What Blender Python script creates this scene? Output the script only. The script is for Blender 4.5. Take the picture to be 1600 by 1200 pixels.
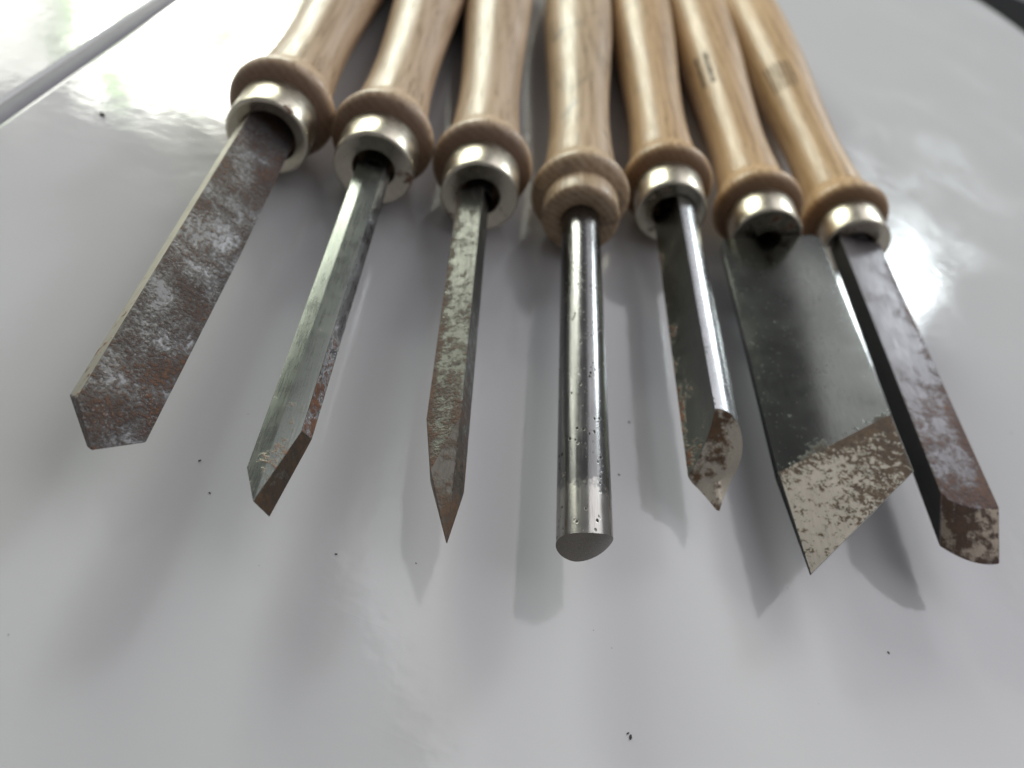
import bpy, bmesh, math, random
from mathutils import Vector, Matrix
R = math.radians
random.seed(7)
for o in list(bpy.data.objects): bpy.data.objects.remove(o, do_unlink=True)
scene = bpy.context.scene
col = scene.collection
D = 0.027            # diameter of the wooden collar of a handle, metres
K = D / 32.0         # local drawing unit: 1/32 of the collar diameter

# ---------------------------------------------------------------- camera
cam_d = bpy.data.cameras.new('camera'); cam = bpy.data.objects.new('camera', cam_d); col.objects.link(cam)
PITCH, ROLL, CAM_H = 0.79575, 0.39688, 4.43465 * D
fwd = Vector((0, math.cos(PITCH), -math.sin(PITCH))); right = Vector((1, 0, 0)); upv = right.cross(fwd)
r2 = math.cos(ROLL) * right + math.sin(ROLL) * upv
u2 = -math.sin(ROLL) * right + math.cos(ROLL) * upv
m = Matrix((r2, u2, -fwd)).transposed().to_4x4(); m.translation = (0, 0, CAM_H)
cam.matrix_world = m
cam_d.sensor_width = 36; cam_d.lens = 36 * 1150.46 / 1600
cam_d.clip_start = 0.005; cam_d.clip_end = 50
cam_d.dof.use_dof = True; cam_d.dof.focus_distance = 0.128; cam_d.dof.aperture_fstop = 12.5
cam_d.dof.aperture_blades = 0
scene.camera = cam
scene.render.resolution_x = 1024; scene.render.resolution_y = 768
scene.render.engine = 'CYCLES'

# ---------------------------------------------------------------- light
world = bpy.data.worlds.new('World'); scene.world = world; world.use_nodes = True
bg = world.node_tree.nodes['Background']
bg.inputs[0].default_value = (0.97, 0.97, 1.0, 1); bg.inputs[1].default_value = 0.20
vs = scene.view_settings
vs.view_transform = 'Standard'; vs.look = 'None'; vs.exposure = 0.26; vs.gamma = 1; vs.use_curve_mapping = False

def window_light(name, az, elev, dist, w, h, radiance, c1, c2, scale, split, soft=0.06):
    """daylight from a window: area lamp with the mottled colours of the garden behind it; az from +Y to the right"""
    ld = bpy.data.lights.new(name, 'AREA'); ld.shape = 'RECTANGLE'; ld.size = w; ld.size_y = h
    ld.energy = radiance * math.pi * w * h
    o = bpy.data.objects.new(name, ld); col.objects.link(o)
    d = Vector((math.sin(R(az)) * math.cos(R(elev)), math.cos(R(az)) * math.cos(R(elev)), math.sin(R(elev))))
    o.location = d * dist
    o.rotation_euler = Vector((-d.x, -d.y, -d.z * 0.25)).to_track_quat('-Z', 'Y').to_euler()
    if c1:
        ld.use_nodes = True; nt = ld.node_tree; em = nt.nodes['Emission']
        g = nt.nodes.new('ShaderNodeNewGeometry'); no = nt.nodes.new('ShaderNodeTexNoise'); ra = nt.nodes.new('ShaderNodeValToRGB')
        no.inputs['Scale'].default_value = scale; no.inputs['Detail'].default_value = 4; no.inputs['Roughness'].default_value = 0.6
        nt.links.new(g.outputs['Parametric'], no.inputs['Vector']); nt.links.new(no.outputs['Fac'], ra.inputs['Fac'])
        ra.color_ramp.elements[0].position = split - 0.06; ra.color_ramp.elements[0].color = (*c1, 1)
        ra.color_ramp.elements[1].position = split + 0.06; ra.color_ramp.elements[1].color = (*c2, 1)
        nt.links.new(ra.outputs['Color'], em.inputs['Color'])
        sx = nt.nodes.new('ShaderNodeSeparateXYZ'); nt.links.new(g.outputs['Parametric'], sx.inputs[0])
        def mt(op, a, b):
            q = nt.nodes.new('ShaderNodeMath'); q.operation = op
            for i_, v_ in ((0, a), (1, b)):
                if isinstance(v_, float): q.inputs[i_].default_value = v_
                else: nt.links.new(v_, q.inputs[i_])
            return q.outputs[0]
        def fade(c):                              # added falloff: lamp strength fades to its edges so reflections end softly
            q = nt.nodes.new('ShaderNodeMapRange'); q.interpolation_type = 'SMOOTHSTEP'
            nt.links.new(mt('MINIMUM', c, mt('SUBTRACT', 1.0, c)), q.inputs['Value'])
            q.inputs['From Min'].default_value = 0.0; q.inputs['From Max'].default_value = soft; return q.outputs[0]
        nt.links.new(mt('MULTIPLY', fade(sx.outputs[0]), fade(sx.outputs[1])), em.inputs['Strength'])
    return o
window_light('window_left', -32.5, 18.5, 1.5, 0.46, 0.52, 34.0, (0.045, 0.09, 0.022), (1.0, 0.985, 0.92), 5.5, 0.515, 0.10)
window_light('garden_light_left', -50, 17.0, 1.6, 0.70, 0.62, 4.5, (0.16, 0.24, 0.10), (1.0, 0.985, 0.90), 4.5, 0.48, 0.10)
window_light('window_right', 21.5, 23.5, 1.5, 0.32, 0.25, 38.0, (0.10, 0.15, 0.14), (0.90, 0.97, 1.0), 4.0, 0.47, 0.22)
window_light('ceiling_light', 41, 56, 1.5, 2.0, 1.5, 1.15, (0.975, 0.955, 1.0), (0.985, 0.97, 1.0), 2.0, 0.5, 0.10)

# ---------------------------------------------------------------- node helper
class NT:
    def __init__(s, name):
        s.mat = bpy.data.materials.new(name); s.mat.use_nodes = True
        s.t = s.mat.node_tree; s.b = s.t.nodes['Principled BSDF']
        s.tc = s.t.nodes.new('ShaderNodeTexCoord')
        s.obj = s.tc.outputs['Object']
    def link(s, a, b): s.t.links.new(a, b)
    def put(s, sock, v):
        if hasattr(v, 'is_linked') or isinstance(v, bpy.types.NodeSocket): s.link(v, sock)
        elif isinstance(v, (tuple, list)) and len(v) == 3 and sock.type == 'RGBA': sock.default_value = (*v, 1)
        else: sock.default_value = v
    def math(s, op, a, b=0.0, clamp=False):
        n = s.t.nodes.new('ShaderNodeMath'); n.operation = op; n.use_clamp = clamp
        s.put(n.inputs[0], a); s.put(n.inputs[1], b); return n.outputs[0]
    def add(s, a, b): return s.math('ADD', a, b)
    def mul(s, a, b): return s.math('MULTIPLY', a, b)
    def mapping(s, scale=(1, 1, 1), loc=(0, 0, 0), rot=(0, 0, 0), src=None):
        n = s.t.nodes.new('ShaderNodeMapping'); s.link(src or s.obj, n.inputs['Vector'])
        n.inputs['Scale'].default_value = scale; n.inputs['Location'].default_value = loc; n.inputs['Rotation'].default_value = rot
        return n.outputs[0]
    def noise(s, vec, scale, detail=4, rough=0.55, dist=0.0):
        n = s.t.nodes.new('ShaderNodeTexNoise'); s.link(vec, n.inputs['Vector'])
        n.inputs['Scale'].default_value = scale; n.inputs['Detail'].default_value = detail
        n.inputs['Roughness'].default_value = rough; n.inputs['Distortion'].default_value = dist
        return n.outputs['Fac']
    def voronoi(s, vec, scale):
        n = s.t.nodes.new('ShaderNodeTexVoronoi'); s.link(vec, n.inputs['Vector']); n.inputs['Scale'].default_value = scale
        return n.outputs['Distance']
    def step(s, v, lo, hi, a=0.0, b=1.0):
        n = s.t.nodes.new('ShaderNodeMapRange'); n.interpolation_type = 'SMOOTHSTEP'
        s.put(n.inputs['Value'], v); n.inputs['From Min'].default_value = lo; n.inputs['From Max'].default_value = hi
        n.inputs['To Min'].default_value = a; n.inputs['To Max'].default_value = b; return n.outputs[0]
    def mix(s, f, a, b):
        n = s.t.nodes.new('ShaderNodeMix'); n.data_type = 'RGBA'
        s.put(n.inputs[0], f); s.put(n.inputs[6], a); s.put(n.inputs[7], b); return n.outputs[2]
    def mixf(s, f, a, b):
        n = s.t.nodes.new('ShaderNodeMix'); n.data_type = 'FLOAT'
        s.put(n.inputs[0], f); s.put(n.inputs[2], a); s.put(n.inputs[3], b); return n.outputs[0]
    def ramp(s, v, stops):
        n = s.t.nodes.new('ShaderNodeValToRGB'); s.link(v, n.inputs[0]); e = n.color_ramp.elements
        while len(e) < len(stops): e.new(0.5)
        for q, (p_, c) in zip(e, stops): q.position = p_; q.color = (*c, 1)
        return n.outputs[0]
    def xyz(s):
        n = s.t.nodes.new('ShaderNodeSeparateXYZ'); s.link(s.obj, n.inputs[0]); return n.outputs
    def bump(s, h, strength, dist, prev=None):
        n = s.t.nodes.new('ShaderNodeBump'); s.link(h, n.inputs['Height']); n.inputs['Strength'].default_value = strength
        n.inputs['Distance'].default_value = dist
        if prev: s.link(prev, n.inputs['Normal'])
        return n.outputs[0]
    def set(s, **kw):
        names = dict(color='Base Color', rough='Roughness', metal='Metallic', normal='Normal', spec='Specular IOR Level',
                     coat='Coat Weight', coat_rough='Coat Roughness', alpha='Alpha', aniso='Anisotropic')
        for k, v in kw.items(): s.put(s.b.inputs[names[k]], v)
        return s.mat

def m_table():
    n = NT('white_enamel'); v = n.mapping()
    peel = n.noise(v, 260, 2, 0.5); peel2 = n.noise(v, 45, 2, 0.5)
    smudge = n.noise(v, 22, 5, 0.65, 0.6)
    speck = n.step(n.voronoi(v, 95), 0.040, 0.022)
    pick = n.step(n.noise(v, 31, 1), 0.60, 0.66)
    speck = n.mul(speck, pick)
    fine = n.mul(n.step(n.voronoi(v, 260), 0.05, 0.03), n.step(n.noise(v, 47, 1), 0.62, 0.68))
    hair = n.mapping((1, 1, 1), (3, 1, 0))
    stain = n.step(n.noise(v, 14, 6, 0.7), 0.62, 0.8)
    c = n.mix(n.mul(stain, 0.35), (0.58, 0.577, 0.587), (0.52, 0.508, 0.49))
    c = n.mix(n.mul(speck, 0.75), c, (0.12, 0.10, 0.08)); c = n.mix(n.mul(fine, 0.6), c, (0.2, 0.18, 0.16))
    rough = n.step(smudge, 0.3, 0.75, 0.05, 0.19)
    b = n.bump(peel, 0.10, 0.0004); b = n.bump(peel2, 0.05, 0.0010, b)
    scr = n.noise(n.mapping((8, 240, 1), (0, 0, 0), (0, 0, 0.5)), 4, 1)
    b = n.bump(n.step(scr, 0.66, 0.75), 0.03, 0.0001, b)
    return n.set(color=c, rough=rough, normal=b, spec=0.72)
def m_wood(name, tint, seed, knot=0.0, endgrain_shade=0.6):
    n = NT(name); o = n.mapping((1, 1, 1), (seed * 0.37, seed * 1.3, seed * 0.11))
    warp = n.noise(n.mapping((1, 0.28, 1), (seed, 0, 0), (0, 0, 0.05)), 70, 2, 0.5)
    w = n.t.nodes.new('ShaderNodeTexWave'); w.wave_type = 'RINGS'; w.rings_direction = 'Y'; w.bands_direction = 'X'
    n.link(n.mapping((1, 0.045, 1), (0.012 + 0.004 * math.sin(seed), 0, 0.013 + 0.005 * math.cos(seed * 2)), (0.03, 0.0, 0.04)), w.inputs['Vector'])
    w.inputs['Scale'].default_value = 190; w.inputs['Distortion'].default_value = 3.2; w.inputs['Detail'].default_value = 3
    w.inputs['Detail Scale'].default_value = 1.2
    grain = n.noise(n.mapping((1, 0.035, 1), (seed, 0, 0)), 1500, 4, 0.6)
    pores = n.noise(n.mapping((1, 0.022, 1), (seed + 3, 0, 0)), 2300, 2, 0.5)
    streaks = n.noise(n.mapping((1, 0.03, 1), (seed + 7, 0, 0), (0.02, 0, 0.03)), 420, 3, 0.6)
    por = n.mul(n.step(pores, 0.54, 0.64), n.step(n.add(n.mul(w.outputs['Fac'], 0.5), n.mul(warp, 0.7)), 0.35, 0.75))
    f = n.add(n.mul(w.outputs['Fac'], 0.10), n.add(n.mul(streaks, 0.52), n.add(n.mul(grain, 0.22), n.mul(warp, 0.22))))
    t = tint
    c = n.ramp(f, [(0.36, (0.60 * t[0], 0.44 * t[1], 0.285 * t[2])), (0.53, (0.50 * t[0], 0.345 * t[1], 0.20 * t[2])), (0.70, (0.34 * t[0], 0.22 * t[1], 0.115 * t[2]))])
    c = n.mix(n.mul(por, 0.62), c, (0.17, 0.10, 0.055))
    if knot:
        kn = n.step(n.noise(n.mapping((1, 0.45, 1), (seed * 2, 0, 0)), 110, 4, 0.6, 0.8), 0.52, 0.72)
        c = n.mix(n.mul(kn, knot), c, (0.20, 0.16, 0.12))
    sp = n.t.nodes.new('ShaderNodeSeparateXYZ'); n.link(n.tc.outputs['Normal'], sp.inputs[0])
    eg = n.mul(n.step(sp.outputs[1], -0.25, -0.85), endgrain_shade)      # darker collar front: end grain, plus its shade painted into the colour
    c = n.mix(eg, c, (0.125 * t[0], 0.066 * t[1], 0.036 * t[2]))
    return n.set(color=c, rough=n.step(grain, 0.3, 0.7, 0.36, 0.5), normal=n.bump(n.add(grain, n.mul(por, -1)), 0.12, 0.0003),
                 coat=0.08, coat_rough=0.25, spec=0.32)
def m_ferrule(seed):
    n = NT('plated_ferrule'); v = n.mapping((1, 1, 1), (seed, seed * 2, 0))
    y = n.xyz()[1]
    r1 = n.noise(v, 170, 5, 0.7)
    edge = n.step(y, -0.0136, -0.0148)          # the front lip (local -Y is towards the tip)
    rust = n.step(n.add(r1, n.mul(edge, 0.07)), 0.65, 0.74)
    scr = n.noise(n.mapping((1, 6, 1)), 400, 2)
    c = n.mix(n.step(scr, 0.3, 0.8), (0.56, 0.515, 0.42), (0.66, 0.61, 0.51))
    c = n.mix(rust, c, (0.16, 0.085, 0.05))
    return n.set(color=c, metal=n.mixf(rust, 1.0, 0.1), rough=n.mixf(rust, n.step(scr, 0.3, 0.8, 0.27, 0.40), 0.8),
                 normal=n.bump(n.add(rust, n.mul(scr, 0.2)), 0.25, 0.0002))
def m_steel(name, base=(0.42, 0.43, 0.42), rough=(0.22, 0.4), rust=0.0, tip=0.0, tip0=60, edge=0.0, edge_x=0.0, edge_w=6.0,
            rs=150, fine=700, seed=0.0, patina=0.0, pcol=(0.10, 0.11, 0.105), rcol=((0.07, 0.034, 0.022), (0.17, 0.075, 0.038), (0.30, 0.13, 0.055)),
            pits=0.0, bump=0.5, streak=0.25, rustmetal=0.0, contrast=0.06, specks=0.0, bare=None, line=None):
    """bare tool steel: patina, pits and rust that gathers towards the tip (tip) and towards one edge (edge at x = edge_x)"""
    n = NT(name); v = n.mapping((1, 1, 1), (seed, seed * 1.7, seed * 0.6)); X, Y, Z = n.xyz()
    big = n.noise(v, rs, 6, 0.62, 0.3); fin = n.noise(v, fine, 4, 0.65); mic = n.noise(v, fine * 3, 3, 0.6)
    val = n.add(n.mul(big, 0.62), n.mul(fin, 0.38))
    bias = rust
    if tip: bias = n.add(n.mul(n.step(Y, -tip0 * K, -140 * K), tip), bias)
    if edge:
        d = n.math('ABSOLUTE', n.add(X, -edge_x * K)); bias = n.add(n.mul(n.step(d, edge_w * K, 0.0), edge), bias)
    if line:                                     # rust creeping across the border of the ground bevel
        l_ = n.add(n.add(n.mul(Y, -1.0), -line[0] * K), n.mul(n.add(X, -line[1] * K), line[2]))
        bias = n.add(n.mul(n.step(n.math('ABSOLUTE', l_), line[3] * K, 0.0), line[4]), bias)
    mask = n.step(n.add(val, bias), 0.56 - contrast, 0.56 + contrast)
    c = n.mix(n.step(n.noise(v, 60, 3), 0.3, 0.7), tuple(q * 0.82 for q in base), base)
    st = n.noise(n.mapping((1, 0.05, 1), (seed, 0, 0), (0, 0, 0.2)), 3500, 2)
    c = n.mix(n.mul(n.step(st, 0.35, 0.75), streak), c, tuple(q * 0.55 for q in base))
    if patina:
        pm = n.step(n.add(n.noise(n.mapping((1, 0.5, 1), (seed + 5, 0, 0)), 120, 5, 0.62), patina), 0.56, 0.70)
        c = n.mix(pm, c, pcol)
    rc = n.ramp(n.add(n.mul(fin, 0.6), n.mul(n.noise(v, rs * 0.6, 3), 0.4)), [(0.36, rcol[0]), (0.52, rcol[1]), (0.68, rcol[2])])
    c = n.mix(mask, c, rc)
    if bare:                                     # reground, rust-free zone beyond u0 with a ragged border
        bz = n.step(n.add(n.mul(Y, -1.0), n.add(n.mul(big, 14 * K), n.mul(fin, 5 * K))), (bare[0] + 8) * K, (bare[0] + 11) * K)
        c = n.mix(bz, c, n.mix(n.mul(n.step(st, 0.35, 0.75), streak), bare[1], tuple(q * 0.6 for q in bare[1])))
        mask = n.mul(mask, n.math('SUBTRACT', 1.0, bz))
    h = n.add(n.mul(mask, 0.7), n.mul(n.mul(fin, mask), 1.2)); h = n.add(h, n.mul(mic, 0.15))
    metal = n.mixf(mask, 1.0, rustmetal)
    ro = n.mixf(mask, n.step(n.add(n.mul(st, 0.5), n.mul(big, 0.5)), 0.35, 0.65, rough[0], rough[1]), 0.72)
    if specks:                                   # bare glints left between the rust
        sp = n.mul(n.step(n.noise(v, fine * 1.6, 3, 0.7), 0.57, 0.64), n.step(n.noise(v, rs * 0.8, 2), 0.38, 0.6))
        sp = n.mul(sp, specks); c = n.mix(sp, c, (0.36, 0.355, 0.36)); metal = n.math('MAXIMUM', metal, sp); ro = n.mixf(sp, ro, 0.5)
    if pits:
        pv = n.mul(n.step(n.voronoi(n.mapping((1, 0.7, 1), (seed, 0, 0)), 900), 0.30, 0.18), n.step(n.noise(v, 190, 2), 0.46, 0.60)); pv = n.mul(pv, pits)
        c = n.mix(pv, c, (0.03, 0.026, 0.022)); ro = n.mixf(pv, ro, 0.8); h = n.add(h, n.mul(pv, -0.4))
    b = n.bump(h, bump, 0.00025); b = n.bump(st, 0.05, 0.0001, b)
    return n.set(color=c, metal=metal, rough=ro, normal=b)
def m_plain(name, c, rough=0.5, metal=0.0, **kw):
    n = NT(name); v = n.mapping(); q = n.noise(v, kw.get('scale', 120), 4)
    return n.set(color=n.mix(q, tuple(x * 0.85 for x in c), tuple(min(1, x * 1.12) for x in c)), rough=rough, metal=metal)

# ---------------------------------------------------------------- mesh helper
def link(name, me, mat=None, parent=None, smooth=False):
    o = bpy.data.objects.new(name, me); col.objects.link(o)
    if mat: me.materials.append(mat)
    if parent: o.parent = parent
    if smooth:
        for f in me.polygons: f.use_smooth = True
    return o
def from_bm(name, bm, mat=None, parent=None, smooth=False):
    bmesh.ops.recalc_face_normals(bm, faces=bm.faces)
    me = bpy.data.meshes.new(name); bm.to_mesh(me); bm.free(); return link(name, me, mat, parent, smooth)
def tag(o, label=None, cat=None, group=None, kind=None):
    for k, v in (('label', label), ('category', cat), ('group', group), ('kind', kind)):
        if v: o[k] = v
    return o
def lathe(name, prof, mat, parent, seg=96, jitter=0.0, sharp=()):
    """prof: (u forward, radius) in units; turned about local Y"""
    bm = bmesh.new(); rings = []
    for (u, r) in prof:
        if r <= 0: rings.append([bm.verts.new((0, -u * K, 0))]); continue
        rings.append([bm.verts.new((r * K * math.cos(2 * math.pi * k / seg), -u * K, r * K * math.sin(2 * math.pi * k / seg))) for k in range(seg)])
    for a, b in zip(rings, rings[1:]):
        for k in range(seg):
            j = (k + 1) % seg
            vs_ = [a[k % len(a)], a[j % len(a)], b[j % len(b)], b[k % len(b)]]
            uniq = []
            for q in vs_:
                if q not in uniq: uniq.append(q)
            if len(uniq) > 2: bm.faces.new(uniq)
    return from_bm(name, bm, mat, parent, True)
def smooth_profile(pts, n=6):
    """Catmull-Rom through (u, r)"""
    out = []
    for i in range(len(pts) - 1):
        p0 = pts[max(i - 1, 0)]; p1 = pts[i]; p2 = pts[i + 1]; p3 = pts[min(i + 2, len(pts) - 1)]
        for k in range(n):
            t = k / n
            out.append(tuple(0.5 * ((2 * p1[j]) + (-p0[j] + p2[j]) * t + (2 * p0[j] - 5 * p1[j] + 4 * p2[j] - p3[j]) * t * t + (-p0[j] + 3 * p1[j] - 3 * p2[j] + p3[j]) * t ** 3) for j in (0, 1)))
    out.append(pts[-1]); return out

# ---------------------------------------------------------------- setting
MM = 0.001 * 27 / 32        # the table was measured with a 32 mm collar
def slab(name, outline, ztop, thick, mat, rad=0.002):
    bm = bmesh.new()
    top = [bm.verts.new((x, y, ztop)) for x, y in outline]; bot = [bm.verts.new((x, y, ztop - thick)) for x, y in outline]
    bm.faces.new(top); bm.faces.new(list(reversed(bot)))
    for i in range(len(top)):
        j = (i + 1) % len(top); bm.faces.new((top[i], bot[i], bot[j], top[j]))
    edges = [e for e in bm.edges if all(v.co.z > ztop - 1e-6 for v in e.verts)]
    if rad: bmesh.ops.bevel(bm, geom=edges, offset=rad, segments=4, affect='EDGES', profile=0.5)
    o = from_bm(name, bm, mat); 
    return tag(o, kind='structure')
enamel = m_table()
def jx(y): return (-165 - (y - 157) * 12 / 102.0)          # the joint line, mm
out = [(jx(-500), -500), (316, -500), (316, 697)]
for a in range(6, 91, 6): out.append((116 + 200 * math.cos(R(a)), 697 + 200 * math.sin(R(a))))
out.append((jx(897), 897))
tabletop = slab('tabletop', [(x * MM, y * MM) for x, y in out], 0.0, 0.03, enamel)
out2 = [(-900, -500), (jx(-500) - 4.4, -500), (jx(897) - 4.4, 897), (-900, 897)]
side = slab('side_panel', [(x * MM, y * MM) for x, y in out2], -0.0004, 0.03, enamel)
# rounded trim strip in the joint
bm = bmesh.new(); secs = []
for y in (-500, 897):
    secs.append([bm.verts.new(((jx(y) - 2.2) * MM + 0.0023 * math.cos(t), y * MM, -0.0008 + 0.0011 * math.sin(t))) for t in [math.pi * k / 12 for k in range(13)]])
for k in range(12): bm.faces.new((secs[0][k], secs[0][k + 1], secs[1][k + 1], secs[1][k]))
tag(from_bm('edge_trim', bm, m_plain('grey_trim', (0.25, 0.245, 0.27), 0.7), None, True), kind='structure')
bm = bmesh.new(); bmesh.ops.create_grid(bm, x_segments=1, y_segments=1, size=6)
fl = from_bm('floor', bm, m_plain('dark_floor', (0.012, 0.015, 0.015), 0.6)); fl.location.z = -0.8; tag(fl, kind='structure')

# ---------------------------------------------------------------- chisel parts
def handle_profile(front_u, front_r, seat_u, wood_tip, neck, belly, length):
    p = [(-length, 0.0), (-length, 4), (-length + 1, 7), (-length + 5, 10.2), (-length + 14, 12.8), (-length + 32, belly * 0.97), (-length * 0.72, belly), (-130, belly * 0.955),
         (-100, belly * 0.86), (-72, neck * 1.07), (-48, neck), (-30, neck * 1.02), (-18, neck * 1.08), (-11, 12.1), (-6.5, 13.7), (-3.2, 15.1), (-0.8, 15.85),
         (0.9, 15.9), (2.5, 15.2), (3.8, 13.9), (4.6, 12.7), (seat_u, wood_tip)]
    return smooth_profile(p, 5)
def make_chisel(i, X, Y, th, name, label, wood, seed, ferrule=True, neck=10.9, belly=15.2, length=232, hole=6.1):
    root = bpy.data.objects.new(name, None); col.objects.link(root); root.empty_display_size = 0.01
    root.location = (X * D, Y * D, 0); root.rotation_euler.z = th
    tag(root, label, 'chisel', 'turning chisels side by side on the table')
    z = 16 * K
    prof = handle_profile(0, 0, 5.0, 11.9, neck, belly, length)
    if ferrule:
        prof += [(5.2, 11.2), (14.5, 11.2), (15.0, 10.6), (15.0, 7.2), (9, 6.2), (5, 0.0)]
        h = lathe('handle', prof, wood, root); h.location.z = z
        fp = [(4.9, 11.25), (4.9, 11.75), (5.3, 11.95), (16.9, 12.0), (17.5, 11.85), (17.85, 11.45), (17.9, 11.0), (17.7, 10.6), (17.65, hole + 0.5), (17.4, hole + 0.1), (16.8, hole), (12.0, hole - 0.1)]
        fo = lathe('ferrule', fp, m_ferrule(seed), root); fo.location.z = z
    else:
        prof += [(5.6, 12.15), (12.6, 12.3), (13.7, 12.05), (14.4, 11.4), (14.6, 10.6), (14.6, 6.3), (14.2, 5.95), (5, 5.9), (5, 0)]
        h = lathe('handle', prof, wood, root); h.location.z = z
    return root, h
def split_bevel(bm, name, parent, mats, bmat, loc, rho, smooth_angle=30):
    """write the bmesh as blade + ground bevel (faces with material_index 9) so that both share their edges"""
    bmesh.ops.recalc_face_normals(bm, faces=bm.faces)
    b2 = bm.copy()
    bmesh.ops.delete(bm, geom=[f for f in bm.faces if f.material_index == 9], context='FACES')
    bmesh.ops.delete(b2, geom=[f for f in b2.faces if f.material_index != 9], context='FACES')
    me = bpy.data.meshes.new('blade'); bm.to_mesh(me); bm.free()
    blade = link('blade', me, None, parent)
    for q in mats: me.materials.append(q)
    blade.location = loc; blade.rotation_euler.y = R(rho)
    for f in me.polygons: f.use_smooth = True
    me.set_sharp_from_angle(angle=R(smooth_angle))
    if len(b2.faces):
        for f in b2.faces: f.material_index = 0
        m2 = bpy.data.meshes.new('ground_bevel'); b2.to_mesh(m2)
        g = link('ground_bevel', m2, bmat, blade)
        for f in m2.polygons: f.use_smooth = True
        m2.set_sharp_from_angle(angle=R(smooth_angle))
    b2.free(); return blade
def loft(secs, caps=True):
    """secs: rings of (v, u, w) units, same count; returns bmesh and the rings"""
    bm = bmesh.new(); rings = [[bm.verts.new((v * K, -u * K, w * K)) for v, u, w in s] for s in secs]
    n = len(rings[0])
    for a, b in zip(rings, rings[1:]):
        for k in range(n): bm.faces.new((a[k], a[(k + 1) % n], b[(k + 1) % n], b[k]))
    bm.faces.new(list(reversed(rings[0])))
    return bm, rings
def soften(bm, off=0.22, ang=25):
    bmesh.ops.recalc_face_normals(bm, faces=bm.faces)
    ed = [e for e in bm.edges if len(e.link_faces) == 2 and e.calc_face_angle() > R(ang)]
    bmesh.ops.bevel(bm, geom=ed, offset=off * K, segments=2, affect='EDGES', profile=0.6)
def tang(bm, r, u0, u1, n=10):
    a = [bm.verts.new((r * K * math.cos(2 * math.pi * k / n), -u0 * K, r * K * math.sin(2 * math.pi * k / n))) for k in range(n)]
    b = [bm.verts.new((q.co.x, -u1 * K, q.co.z)) for q in a]
    for k in range(n): bm.faces.new((a[k], a[(k + 1) % n], b[(k + 1) % n], b[k]))

POSE = [(-3.045, 6.075, 0.2393), (-2.083, 6.259, 0.2398), (-1.115, 6.509, 0.2622), (-0.100, 6.702, 0.2327),
        (0.720, 7.630, 0.2335), (1.800, 7.916, 0.2453), (2.885, 8.534, 0.255)]
pale = (1.02, 1.07, 1.22); warm = (1.05, 1.0, 0.92)
WOOD = [m_wood('ash_wood_%s' % 'abcdefg'[i], t, 1.7 * i + 0.9, k, 0.35 if i == 3 else 0.85) for i, (t, k) in enumerate(
    [(pale, 0), (pale, 0), (pale, 0), ((1.02, 1.07, 1.16), 0.75), (warm, 0.25), (warm, 0), ((1.10, 1.06, 0.97), 0)])]
Z0 = 16 * K

# --- 1: rusty flat scraper with a pointed end
root, h = make_chisel(0, *POSE[0], 'turning_scraper', 'wood turning scraper with a flat blade rusted brown all over and a blunt pointed end', WOOD[0], 1.0, hole=7.9)
pts_t = [(-7.4, 9), (-7.6, 126.0), (-1.2, 134.2), (6.6, 127.6), (7.1, 70), (6.6, 9)]
pts_b = [(-8.0, 9), (-8.4, 122.8), (-1.2, 131.0), (6.6, 125.0), (7.1, 70), (6.6, 9)]
bm = bmesh.new()
T_ = [bm.verts.new((v * K, -u * K, 2.5 * K)) for v, u in pts_t]; B_ = [bm.verts.new((v * K, -u * K, -2.5 * K)) for v, u in pts_b]
bm.faces.new(T_); bm.faces.new(list(reversed(B_)))
for k in range(6):
    f = bm.faces.new((T_[k], B_[k], B_[(k + 1) % 6], T_[(k + 1) % 6]))
    if k == 0: f.material_index = 1
    if k in (1, 2): f.material_index = 9
soften(bm, 0.3)
rusty = m_steel('rust_pitted_steel', (0.23, 0.225, 0.228), (0.48, 0.63), rust=0.05, tip=0.03, rs=130, fine=1300, seed=2.0, bump=1.0, specks=0.6, contrast=0.10,
                rcol=((0.036, 0.022, 0.017), (0.075, 0.042, 0.029), (0.19, 0.085, 0.036)))
lit_side = m_steel('lit_cream_side', (0.55, 0.52, 0.44), (0.45, 0.6), rust=-0.10, tip=0.10, rs=220, fine=900, seed=2.6, bump=0.6)  # window light on the left side face, painted as paler cream steel
split_bevel(bm, 'blade', root, [rusty, lit_side], rusty, (0, 0, Z0), 31)

# --- 2: diamond-section parting tool
root, h = make_chisel(1, *POSE[1], 'parting_tool', 'narrow parting tool with a ridged greenish grey blade and brown slanted end', WOOD[1], 2.3)
P = lambda v, u, w: bm.verts.new((v * K, -u * K, w * K))
bm = bmesh.new()
sec = [(-4.6, 1.75), (-1.5, 2.6), (3.2, 2.5), (5.3, -0.6), (4.4, -2.8), (-4.6, -1.5)]
a0 = [P(v, 18, w) for v, w in sec]
L1f = P(-4.6, 129.2, 1.75); At = P(-1.4, 136.6, 2.55); R2f = P(3.1, 118.8, 2.5); ROf = P(5.3, 118.0, -0.6); RBf = P(4.6, 119.0, -2.8); LBf = P(-4.6, 126.0, -1.5); Ab = P(1.7, 136.2, -2.7)
bm.faces.new((a0[0], a0[1], At, L1f)); bm.faces.new((a0[1], a0[2], R2f, At)); bm.faces.new((a0[2], a0[3], ROf, R2f)).material_index = 1
bm.faces.new((a0[3], a0[4], RBf, ROf)).material_index = 1; bm.faces.new((a0[4], a0[5], LBf, Ab, RBf)); bm.faces.new((a0[5], a0[0], L1f, LBf)).material_index = 1
bm.faces.new((R2f, At, Ab, RBf, ROf)).material_index = 9; bm.faces.new((At, L1f, LBf, Ab)).material_index = 9
bm.faces.new(list(reversed(a0)))
soften(bm, 0.16, 12); tang(bm, 3.8, 8, 19)
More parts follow.
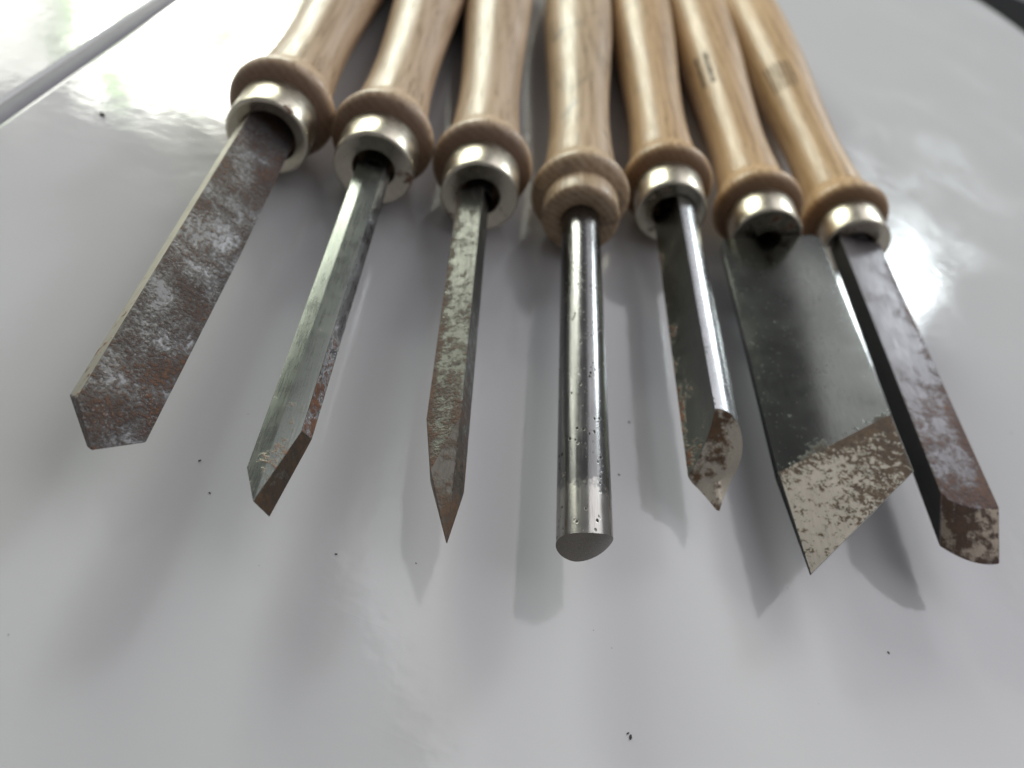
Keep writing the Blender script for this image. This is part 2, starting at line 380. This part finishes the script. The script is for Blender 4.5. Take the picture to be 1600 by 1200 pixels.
clean = m_steel('grey_green_steel', (0.22, 0.235, 0.215), (0.24, 0.38), rust=-0.11, tip=0.13, tip0=95, seed=4.0, bump=0.25, streak=0.35)
edge_rust = m_steel('speckled_rust_edge', (0.45, 0.45, 0.46), (0.25, 0.4), rust=-0.16, tip=0.30, tip0=40, rs=330, fine=1000, seed=5.0, bump=0.8, pits=0.4)
brown = m_steel('brown_rust', (0.2, 0.18, 0.15), (0.4, 0.5), rust=0.16, rs=160, seed=6.0, bump=0.5, rcol=((0.03, 0.020, 0.012), (0.05, 0.031, 0.017), (0.10, 0.055, 0.022)))
split_bevel(bm, 'blade', root, [clean, edge_rust], brown, (0, 0, Z0), 0, 10)

# --- 3: square bar with a spear point
root, h = make_chisel(2, *POSE[2], 'spear_point_tool', 'slim square bar chisel with mottled grey blade and long sharp spear point', WOOD[2], 3.1)
q = 3.9; cx = -1.8
bm = bmesh.new()
c0 = [bm.verts.new(((cx + s * q) * K, -18 * K, w * q * K)) for s, w in ((-1, -1), (1, -1), (1, 1), (-1, 1))]   # bl br tr tl
e_bl = bm.verts.new(((cx - q) * K, -119 * K, -q * K)); e_br = bm.verts.new(((cx + q) * K, -122.5 * K, -q * K))
e_tr = bm.verts.new(((cx + q) * K, -107 * K, q * K)); e_tl = bm.verts.new(((cx - q) * K, -107.6 * K, q * K))
e_m = bm.verts.new(((cx - 1.6) * K, -121.5 * K, q * K)); tip = bm.verts.new(((cx + 1.9) * K, -136.3 * K, -1.6 * K)); tip_b = bm.verts.new(((cx + 1.2) * K, -133.5 * K, -3.6 * K))
bm.faces.new((c0[0], c0[1], e_br, tip_b, e_bl)); bm.faces.new((c0[1], c0[2], e_tr, e_br)); bm.faces.new((c0[2], c0[3], e_tl, e_m, e_tr)); bm.faces.new((c0[3], c0[0], e_bl, e_tl))
bm.faces.new((e_tr, e_m, tip)).material_index = 9; bm.faces.new((e_tr, tip, e_br)).material_index = 9
bm.faces.new((e_tl, e_bl, tip, e_m)).material_index = 9; bm.faces.new((e_bl, tip_b, tip)).material_index = 9; bm.faces.new((e_br, tip, tip_b)).material_index = 9
bm.faces.new(list(reversed(c0)))
soften(bm, 0.18, 14); tang(bm, 3.8, 8, 19)
mott = m_steel('mottled_grey_steel', (0.125, 0.126, 0.115), (0.40, 0.55), contrast=0.12, rust=-0.085, tip=0.17, tip0=45, edge=0.15, edge_x=cx - q, edge_w=2.6, rs=420, fine=1500, seed=7.0, bump=0.6,
               patina=0.0, pcol=(0.14, 0.145, 0.128), streak=0.08, rcol=((0.05, 0.028, 0.018), (0.10, 0.052, 0.03), (0.18, 0.085, 0.04)))
mott_b = m_steel('mottled_bevel', (0.16, 0.15, 0.13), (0.4, 0.55), rust=0.03, tip=0.14, tip0=118, rs=120, fine=500, seed=8.0, bump=0.3, rcol=((0.055, 0.03, 0.018), (0.10, 0.06, 0.032), (0.16, 0.09, 0.045)), contrast=0.1)
split_bevel(bm, 'blade', root, [mott], mott_b, (0, 0, Z0), -26, 10)

# --- 4: round rod with a polished round nose
root, h = make_chisel(3, *POSE[3], 'round_nose_rod_tool', 'round polished steel rod tool in a pale wooden handle without metal ferrule', WOOD[3], 4.2, ferrule=False, neck=11.0, belly=15.6)
n = 64; r = 5.95
def ring(u, fn=None, rr=r):
    return [(rr * math.cos(2 * math.pi * k / n), (u if fn is None else fn(rr * math.cos(2 * math.pi * k / n), rr * math.sin(2 * math.pi * k / n))), rr * math.sin(2 * math.pi * k / n)) for k in range(n)]
endf = lambda v, w: 130.3 - 0.045 * v * v - 0.16 * v - 0.05 * w - 0.5 * (max(0, -w) / 6) ** 3 - 0.7 * max(0, -v) * max(0, -w) / 36
bm, rings = loft([ring(6), ring(60), ring(116), ring(0, endf)])
rg = rings[-1]
for k in range(n // 2):                 # strips between the upper and the lower rim
    a, b = rg[k], rg[k + 1]; c, d = rg[(n - k - 1) % n], rg[(n - k) % n]
    f = [a, b, c, d]; uq = []
    for x in f:
        if x not in uq: uq.append(x)
    if len(uq) > 2: bm.faces.new(uq).material_index = 9
polish = m_steel('worn_rod_steel', (0.21, 0.208, 0.208), (0.15, 0.27), rust=-0.17, tip=0.075, tip0=60, rs=260, fine=1200, seed=9.0, bump=0.4, pits=0.9, streak=0.3, patina=0.0, pcol=(0.17, 0.165, 0.165), bare=(118, (0.42, 0.41, 0.385)))
pol_b = m_steel('ground_end_steel', (0.16, 0.145, 0.125), (0.22, 0.32), rust=-0.2, seed=9.5, bump=0.1, streak=0.3)
split_bevel(bm, 'blade', root, [polish], pol_b, (0, 0, Z0), 0, 35)

# --- 5: half-round gouge
root, h = make_chisel(4, *POSE[4], 'spindle_gouge', 'half round gouge with dark flat face, bright rounded side and oblique rusty end', WOOD[4], 5.6)
r = 7.3; A0, A1 = 106, 232
sec = []; nr = 44
for k in range(nr + 1):
    a = A1 - 360 + (A0 + 360 - A1) * k / nr; sec.append((r * math.cos(R(a)), r * math.sin(R(a)), a))
p0 = sec[-1]; p1 = sec[0]; nf = 10; nx, nz = math.cos(R((A0 + A1) / 2)), math.sin(R((A0 + A1) / 2))
for k in range(1, nf):
    t = k / nf; d = 0.9 * 4 * t * (1 - t)
    sec.append((p0[0] + (p1[0] - p0[0]) * t - nx * d, p0[1] + (p1[1] - p0[1]) * t - nz * d, None))
cxv = 1.2
def end5(v, w): return 118.6 - 0.98 * w + 0.12 * v
def tongue(a): return 0 if a is None else 6.5 * max(0, 1 - abs(a + 66) / 42) ** 1.9
bm, rings = loft([[(v + cxv, 18.0, w) for v, w, a in sec], [(v + cxv, 70, w) for v, w, a in sec], [(v + cxv, end5(v, w) + tongue(a), w) for v, w, a in sec]])
rg = rings[-1]; m0 = (0.8, -0.2)
inner = [bm.verts.new(((cxv + m0[0] + (v - m0[0]) * 0.80) * K, -end5(m0[0] + (v - m0[0]) * 0.80, m0[1] + (w - m0[1]) * 0.80) * K, (m0[1] + (w - m0[1]) * 0.80) * K)) for v, w, a in sec]
for k in range(len(rg)):
    j = (k + 1) % len(rg); bm.faces.new((rg[k], rg[j], inner[j], inner[k])).material_index = 9
bm.faces.new(inner).material_index = 9
for f in bm.faces:
    if f.material_index == 9: continue
    c = f.calc_center_median()
    if len(f.verts) == 4:
        vv, ww = c.x / K - cxv, c.z / K
        if (vv * nx + ww * nz) > r * math.cos(R(64)) - 1.3 and (vv ** 2 + ww ** 2) < (r * 0.985) ** 2: f.material_index = 1
tang(bm, 4.0, 8, 19)
g_round = m_steel('bright_round_steel', (0.40, 0.41, 0.42), (0.18, 0.30), rust=-0.15, tip=0.02, rs=260, fine=900, seed=11.0, bump=0.4, pits=0.5)
g_flat = m_steel('dark_flat_steel', (0.22, 0.23, 0.205), (0.3, 0.45), rust=-0.10, tip=0.05, edge=0.16, edge_x=cxv - 5.5, edge_w=3.0, rs=150, seed=12.0, bump=0.5, patina=0.0, pcol=(0.11, 0.118, 0.105), specks=0.25)
g_bev = m_steel('cream_and_brown_bevel', (0.58, 0.53, 0.44), (0.4, 0.55), rust=0.055, edge=-0.16, edge_x=8.5, edge_w=5, rs=140, fine=520, seed=13.6, bump=0.3, rcol=((0.05, 0.028, 0.014), (0.09, 0.05, 0.022), (0.15, 0.08, 0.03)))
split_bevel(bm, 'blade', root, [g_round, g_flat], g_bev, (0, 0, Z0), 0, 25)

# --- 6: wide skew chisel
root, h = make_chisel(5, *POSE[5], 'skew_chisel', 'wide dark skew chisel with a slanted edge speckled with rust and a long sharp corner', WOOD[5], 6.4, hole=4.4)
bm = bmesh.new(); hw = 16.6; tk = 1.7
top = [(-hw + 0.4, 22), (-hw + 0.4, 118.2), (hw + 0.4, 99.4), (hw + 0.4, 20.4), (hw - 2, 18.6), (-hw + 2, 19.4)]
T_ = [bm.verts.new((v * K, -u * K, tk * K)) for v, u in top]
el = bm.verts.new((-14.4 * K, -146.8 * K, 1.0 * K)); er = bm.verts.new((17.4 * K, -117.9 * K, 1.0 * K))
el2 = bm.verts.new((-14.4 * K, -146.4 * K, 0.6 * K)); er2 = bm.verts.new((17.4 * K, -117.5 * K, 0.6 * K))
B_ = [bm.verts.new((v * K, -u * K, -tk * K)) for v, u in top]
bm.faces.new(T_); bm.faces.new(list(reversed(B_)))
bm.faces.new((T_[1], el, er, T_[2])).material_index = 9; bm.faces.new((B_[2], er2, el2, B_[1])).material_index = 9
bm.faces.new((el, el2, er2, er)).material_index = 9
bm.faces.new((T_[0], B_[0], B_[1], el2, el, T_[1])); bm.faces.new((T_[2], er, er2, B_[2], B_[3], T_[3]))
for k in (3, 4, 5): bm.faces.new((T_[k], B_[k], B_[(k + 1) % 6], T_[(k + 1) % 6]))
soften(bm, 0.28, 40); tang(bm, 5.0, 8, 20)
skew = m_steel('dark_skew_steel', (0.14, 0.147, 0.135), (0.14, 0.25), line=(118.2, -16.2, 0.566, 5, 0.13), rust=-0.125, tip=0.06, edge=0.05, edge_x=hw, edge_w=9, rs=120, fine=700, seed=15.0, bump=0.35, patina=-0.03, pcol=(0.08, 0.088, 0.08), pits=0.2, streak=0.4,
               rcol=((0.03, 0.026, 0.02), (0.055, 0.044, 0.031), (0.095, 0.072, 0.045)))
skew_b = m_steel('speckled_skew_bevel', (0.33, 0.305, 0.255), (0.28, 0.44), line=(118.2, -16.2, 0.566, 6, 0.09), rust=0.0, rs=700, fine=2000, seed=17.0, bump=0.3, contrast=0.035, edge=0.12, edge_x=hw, edge_w=26,
                 rcol=((0.035, 0.02, 0.011), (0.065, 0.037, 0.018), (0.13, 0.07, 0.03)), streak=0.25)
split_bevel(bm, 'blade', root, [skew], skew_b, (0, 0, Z0), -20, 20)

# --- 7: round nose scraper
root, h = make_chisel(6, *POSE[6], 'round_nose_scraper', 'thick round nose scraper with violet grey top, rusty edge and dark side in shade', WOOD[6], 7.7)
vl, vr, zt, zb = -8.4, 7.1, 4.0, -2.9; nn = 20
ut = lambda v: 133.6 - 0.028 * (v + 0.2) ** 2 - (0.9 if v < -7 else 0)
ub = lambda v: 145.6 - 0.034 * (v - 1.5) ** 2
bm = bmesh.new(); vv = [vl + (vr - vl) * k / nn for k in range(nn + 1)]
TT = [bm.verts.new((v * K, -ut(v) * K, zt * K)) for v in vv]; BB = [bm.verts.new((v * K, -ub(v) * K, zb * K)) for v in vv]
t0 = [bm.verts.new((vl * K, -18.5 * K, zt * K)), bm.verts.new((vr * K, -18.5 * K, zt * K))]; b0 = [bm.verts.new((vl * K, -18.5 * K, zb * K)), bm.verts.new((vr * K, -18.5 * K, zb * K))]
bm.faces.new([t0[0], *TT, t0[1]]); bm.faces.new(list(reversed([b0[0], *BB, b0[1]])))
for k in range(nn): bm.faces.new((TT[k], BB[k], BB[k + 1], TT[k + 1])).material_index = 9
bm.faces.new((t0[0], b0[0], BB[0], TT[0])).material_index = 1; bm.faces.new((t0[1], TT[-1], BB[-1], b0[1])); bm.faces.new((t0[0], t0[1], b0[1], b0[0]))
soften(bm, 0.25, 30); tang(bm, 5.0, 8, 19)
s_top = m_steel('violet_grey_scraper_steel', (0.21, 0.20, 0.21), (0.45, 0.6), rust=-0.10, tip=0.17, tip0=70, edge=0.16, edge_x=vr, edge_w=5, rs=120, fine=800, seed=19.0, bump=0.6, contrast=0.10, rustmetal=0.15,
                rcol=((0.06, 0.036, 0.03), (0.11, 0.06, 0.046), (0.18, 0.09, 0.06)))
s_side = m_steel('shaded_scraper_side', (0.10, 0.105, 0.10), (0.35, 0.5), rust=-0.2, seed=20.0, bump=0.2)  # shade of the left side put into a darker steel colour
s_end = m_steel('stained_scraper_end', (0.36, 0.31, 0.25), (0.42, 0.55), rust=0.065, rs=110, fine=400, seed=21.4, bump=0.3, contrast=0.04, rcol=((0.04, 0.022, 0.014), (0.07, 0.038, 0.022), (0.11, 0.06, 0.032)))
bl7 = split_bevel(bm, 'blade', root, [s_top, s_side], s_end, (0, 0, Z0), -5, 25); bl7.rotation_euler.z = -0.039

# --- ink stamps on two handles (worn, no longer legible)
def stamp(root, rows, u_mid, phi, row_step, length, prof_r, along=True):
    h = [c for c in root.children if c.name.startswith('handle')][0]
    bm = bmesh.new()
    for k in range(rows):
        u = u_mid - length / 2
        while u < u_mid + length / 2:
            w = random.uniform(0.4, 1.1)
            a0 = phi + (k - (rows - 1) / 2) * row_step; da = row_step * random.uniform(0.16, 0.26)
            r0, r1 = prof_r(u) + 0.12, prof_r(u + w) + 0.12
            q = [bm.verts.new((rr * K * math.cos(R(a)), -uu * K, rr * K * math.sin(R(a)))) for uu, rr, a in ((u, r0, a0 - da), (u + w, r1, a0 - da), (u + w, r1, a0 + da), (u, r0, a0 + da))]
            bm.faces.new(q); u += w + random.uniform(0.3, 0.9)
    return from_bm('ink_stamp', bm, m_plain('faded_ink', (0.06, 0.048, 0.038), 0.9), h)
pf = handle_profile(0, 0, 5.0, 11.9, 10.9, 15.2, 232)
def pr(u):
    for a, b in zip(pf, pf[1:]):
        if a[0] <= u <= b[0] and b[0] > a[0]: return a[1] + (b[1] - a[1]) * (u - a[0]) / (b[0] - a[0])
    return 15
roots = {o.name: o for o in bpy.data.objects if o.parent is None and o.type == 'EMPTY'}
stamp(roots['skew_chisel'], 2, -93, 148, 20, 26, pr)
stamp(roots['round_nose_scraper'], 6, -97, 136, 9, 22, pr)

# --- loose dust on the table
bm = bmesh.new()
for k in range(3):
    x, y = random.uniform(-0.13, 0.16), random.uniform(0.01, 0.24); s = random.uniform(0.00006, 0.00018)
    mtx = Matrix.Translation((x, y, s * 0.6)) @ Matrix.Rotation(random.uniform(0, 6), 4, 'Z') @ Matrix.Diagonal((random.uniform(0.6, 2.4), 1, 0.7, 1))
    bmesh.ops.create_icosphere(bm, subdivisions=1, radius=s, matrix=mtx)
def ground(px, py):
    d = fwd + r2 * ((px - 800) / 1150.46) - u2 * ((py - 600) / 1150.46); return d * (-CAM_H / d.z) + Vector((0, 0, CAM_H))
for px, py, s in ((985, 1152, 0.0003), (981, 1146, 0.0002), (967, 742, 0.00018), (983, 660, 0.0002), (312, 720, 0.0002), (525, 866, 0.00018), (1388, 1020, 0.0002), (160, 180, 0.0006), (650, 880, 0.0001), (720, 640, 0.0001)):
    g_ = ground(px, py)
    bmesh.ops.create_icosphere(bm, subdivisions=1, radius=s, matrix=Matrix.Translation((g_.x, g_.y, s * 0.5)) @ Matrix.Rotation(px, 4, 'Z') @ Matrix.Diagonal((1.7, 0.8, 0.7, 1)))
tag(from_bm('dust', bm, m_plain('dark_dust', (0.09, 0.08, 0.075), 0.9)), 'tiny dark specks of dust scattered on the white table', 'dust', kind='stuff')
